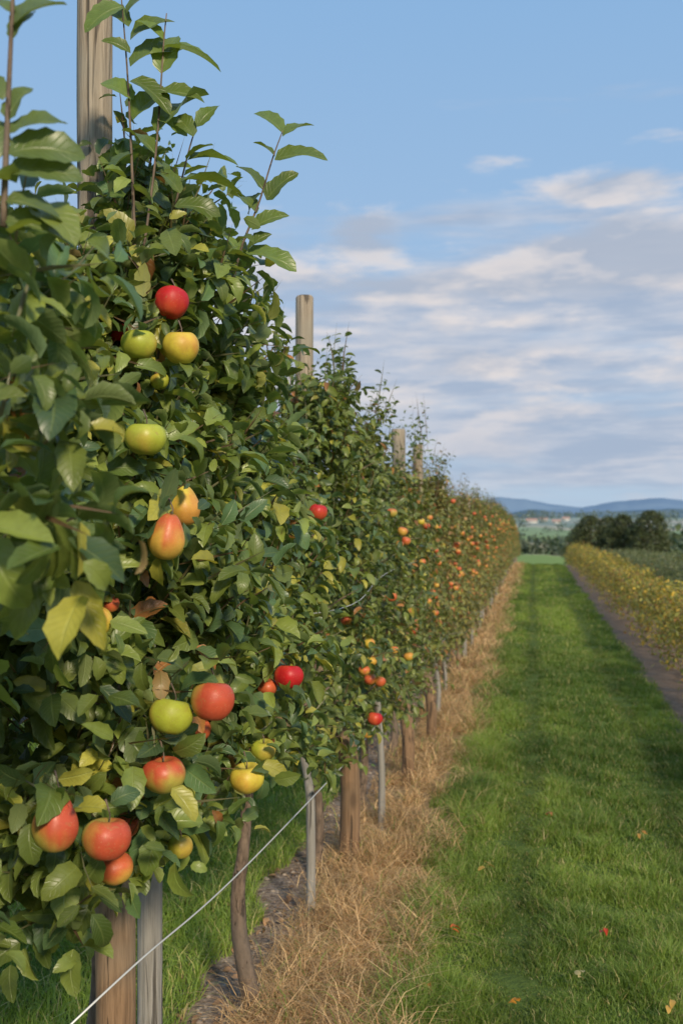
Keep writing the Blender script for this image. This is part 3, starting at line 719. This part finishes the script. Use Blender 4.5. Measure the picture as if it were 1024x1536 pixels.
for a in [(797, 1480, 16, 9, 3.5), (815, 1660, 12, 8, 3.5), (834, 1470, 12, 8, 3.5), (848, 1690, 12, 8, 3.5), (905, 1480, 14, 8, 3.5)]: house(*a)

# ---------------------------------------------------------------- light
sd = Vector((.47, -.74, .52)).normalized()
el = math.asin(sd.z); az = math.atan2(sd.x, sd.y)
sl = bpy.data.lights.new('sun', 'SUN'); sl.energy = 4.1; sl.angle = math.radians(8); sl.color = (1, .85, .62)
so = bpy.data.objects.new('sun', sl); sc.collection.objects.link(so); so.rotation_euler = sd.to_track_quat('Z', 'Y').to_euler()

w = bpy.data.worlds.new('World'); sc.world = w; w.use_nodes = True; w.node_tree.nodes.clear()
t = NT(w.node_tree); out = t.n('ShaderNodeOutputWorld')
sky = t.n('ShaderNodeTexSky', _sky_type='NISHITA', _sun_disc=False, _sun_elevation=el, _sun_rotation=az)
sky.air_density = 1.0; sky.dust_density = .6; sky.ozone_density = 1.5
D = t.n('ShaderNodeTexCoord').outputs['Generated']
D = t.vm('NORMALIZE', D)
z = t.n('ShaderNodeSeparateXYZ', Vector=D).outputs[2]
haze = t.mix(t.mr(z, .06, .46, 0, 1, False), (4.2, 5.7, 7.6), (2.8, 4.9, 7.8))
base = t.mix(.88, sky.outputs[0], haze)
def blob(px, py, sx, sy):
    c = nrm(P(px, py, 1.)-CAM)
    v = t.vm('SUBTRACT', D, tuple(c)); v = t.vm('MULTIPLY', v, (F/sx, F/sx*.6, F/sy)); return t.mr(t.vm('LENGTH', v), 0, 1, 1, 0)
Dn = t.vm('MULTIPLY', D, (3.6, 3.6, 12))
nA = t.noise(Dn, 2.0, 6, .56, .15)
nB = t.noise(t.vm('ADD', Dn, (.0, 0, .28)), 2.0, 4, .56, .15)
nC = t.noise(t.vm('MULTIPLY', D, (5, 5, 42)), 1.5, 4, .6, .2)
cr = t.N.new('ShaderNodeValToRGB'); t.L.new(z, cr.inputs[0]); cr.color_ramp.interpolation = 'B_SPLINE'
els = cr.color_ramp.elements; els[0].position = 0; els[0].color = (.60, .60, .60, 1); els[1].position = .5; els[1].color = (.22, .22, .22, 1)
for pos, v in ((.05, .68), (.12, .76), (.20, .70), (.26, .55), (.32, .36)):
    e_ = els.new(pos); e_.color = (v, v, v, 1)
cov = t.math('SUBTRACT', cr.outputs[0], .5)
nD = t.noise(t.vm('MULTIPLY', D, (2.4, 2.4, 17)), 1.7, 5, .55, .2)
soft = t.mr(t.math('ADD', t.math('ADD', nD, cov), t.math('MULTIPLY', blob(900, 400, 380, 130), .25)), .44, .78)
base = t.mix(t.math('MULTIPLY', soft, .88), base, t.mix(t.mr(t.math('ADD', t.math('MULTIPLY', nC, .5), t.math('MULTIPLY', nA, .5)), .38, .62), (3.8, 4.6, 6.0), (6.3, 6.5, 7.2)))
bias = t.math('MULTIPLY', cov, .50)
for bb, a in ((blob(545, 355, 110, 58), .38), (blob(920, 385, 320, 80), .34), (blob(930, 275, 190, 45), .26), (blob(720, 240, 130, 22), .18), (blob(1010, 200, 120, 30), .16), (blob(420, 390, 120, 60), .16), (blob(600, 430, 300, 40), .20), (blob(830, 18, 50, 14), .24), (blob(720, 545, 130, 30), .16)):
    bias = t.math('ADD', bias, t.math('MULTIPLY', bb, a))
bias = t.math('SUBTRACT', bias, t.mr(z, .33, .42, 0, .16))
den = t.math('ADD', t.math('ADD', nA, bias), t.math('MULTIPLY', t.math('SUBTRACT', nC, .5), .22))
mask = t.mr(den, .54, .78)
shade = t.math('ADD', t.mr(t.math('SUBTRACT', nA, nB), -.08, .12, 0, 1, False), t.mr(den, .58, .90, .25, -.60, False))
ccol = t.mix(t.math('MULTIPLY', shade, 1., clamp=True), (4.2, 4.8, 5.9), (8.5, 7.7, 7.3))
low = t.mr(z, .03, .15, 1, 0)
ccol = t.mix(t.math('MULTIPLY', low, .65), ccol, (4.1, 4.9, 6.3))
colr = t.mix(t.math('MULTIPLY', mask, .85), base, ccol)
bg = t.n('ShaderNodeBackground', Color=colr, Strength=.1)
t.L.new(bg.outputs[0], out.inputs[0])
w.cycles.sampling_method = 'NONE'
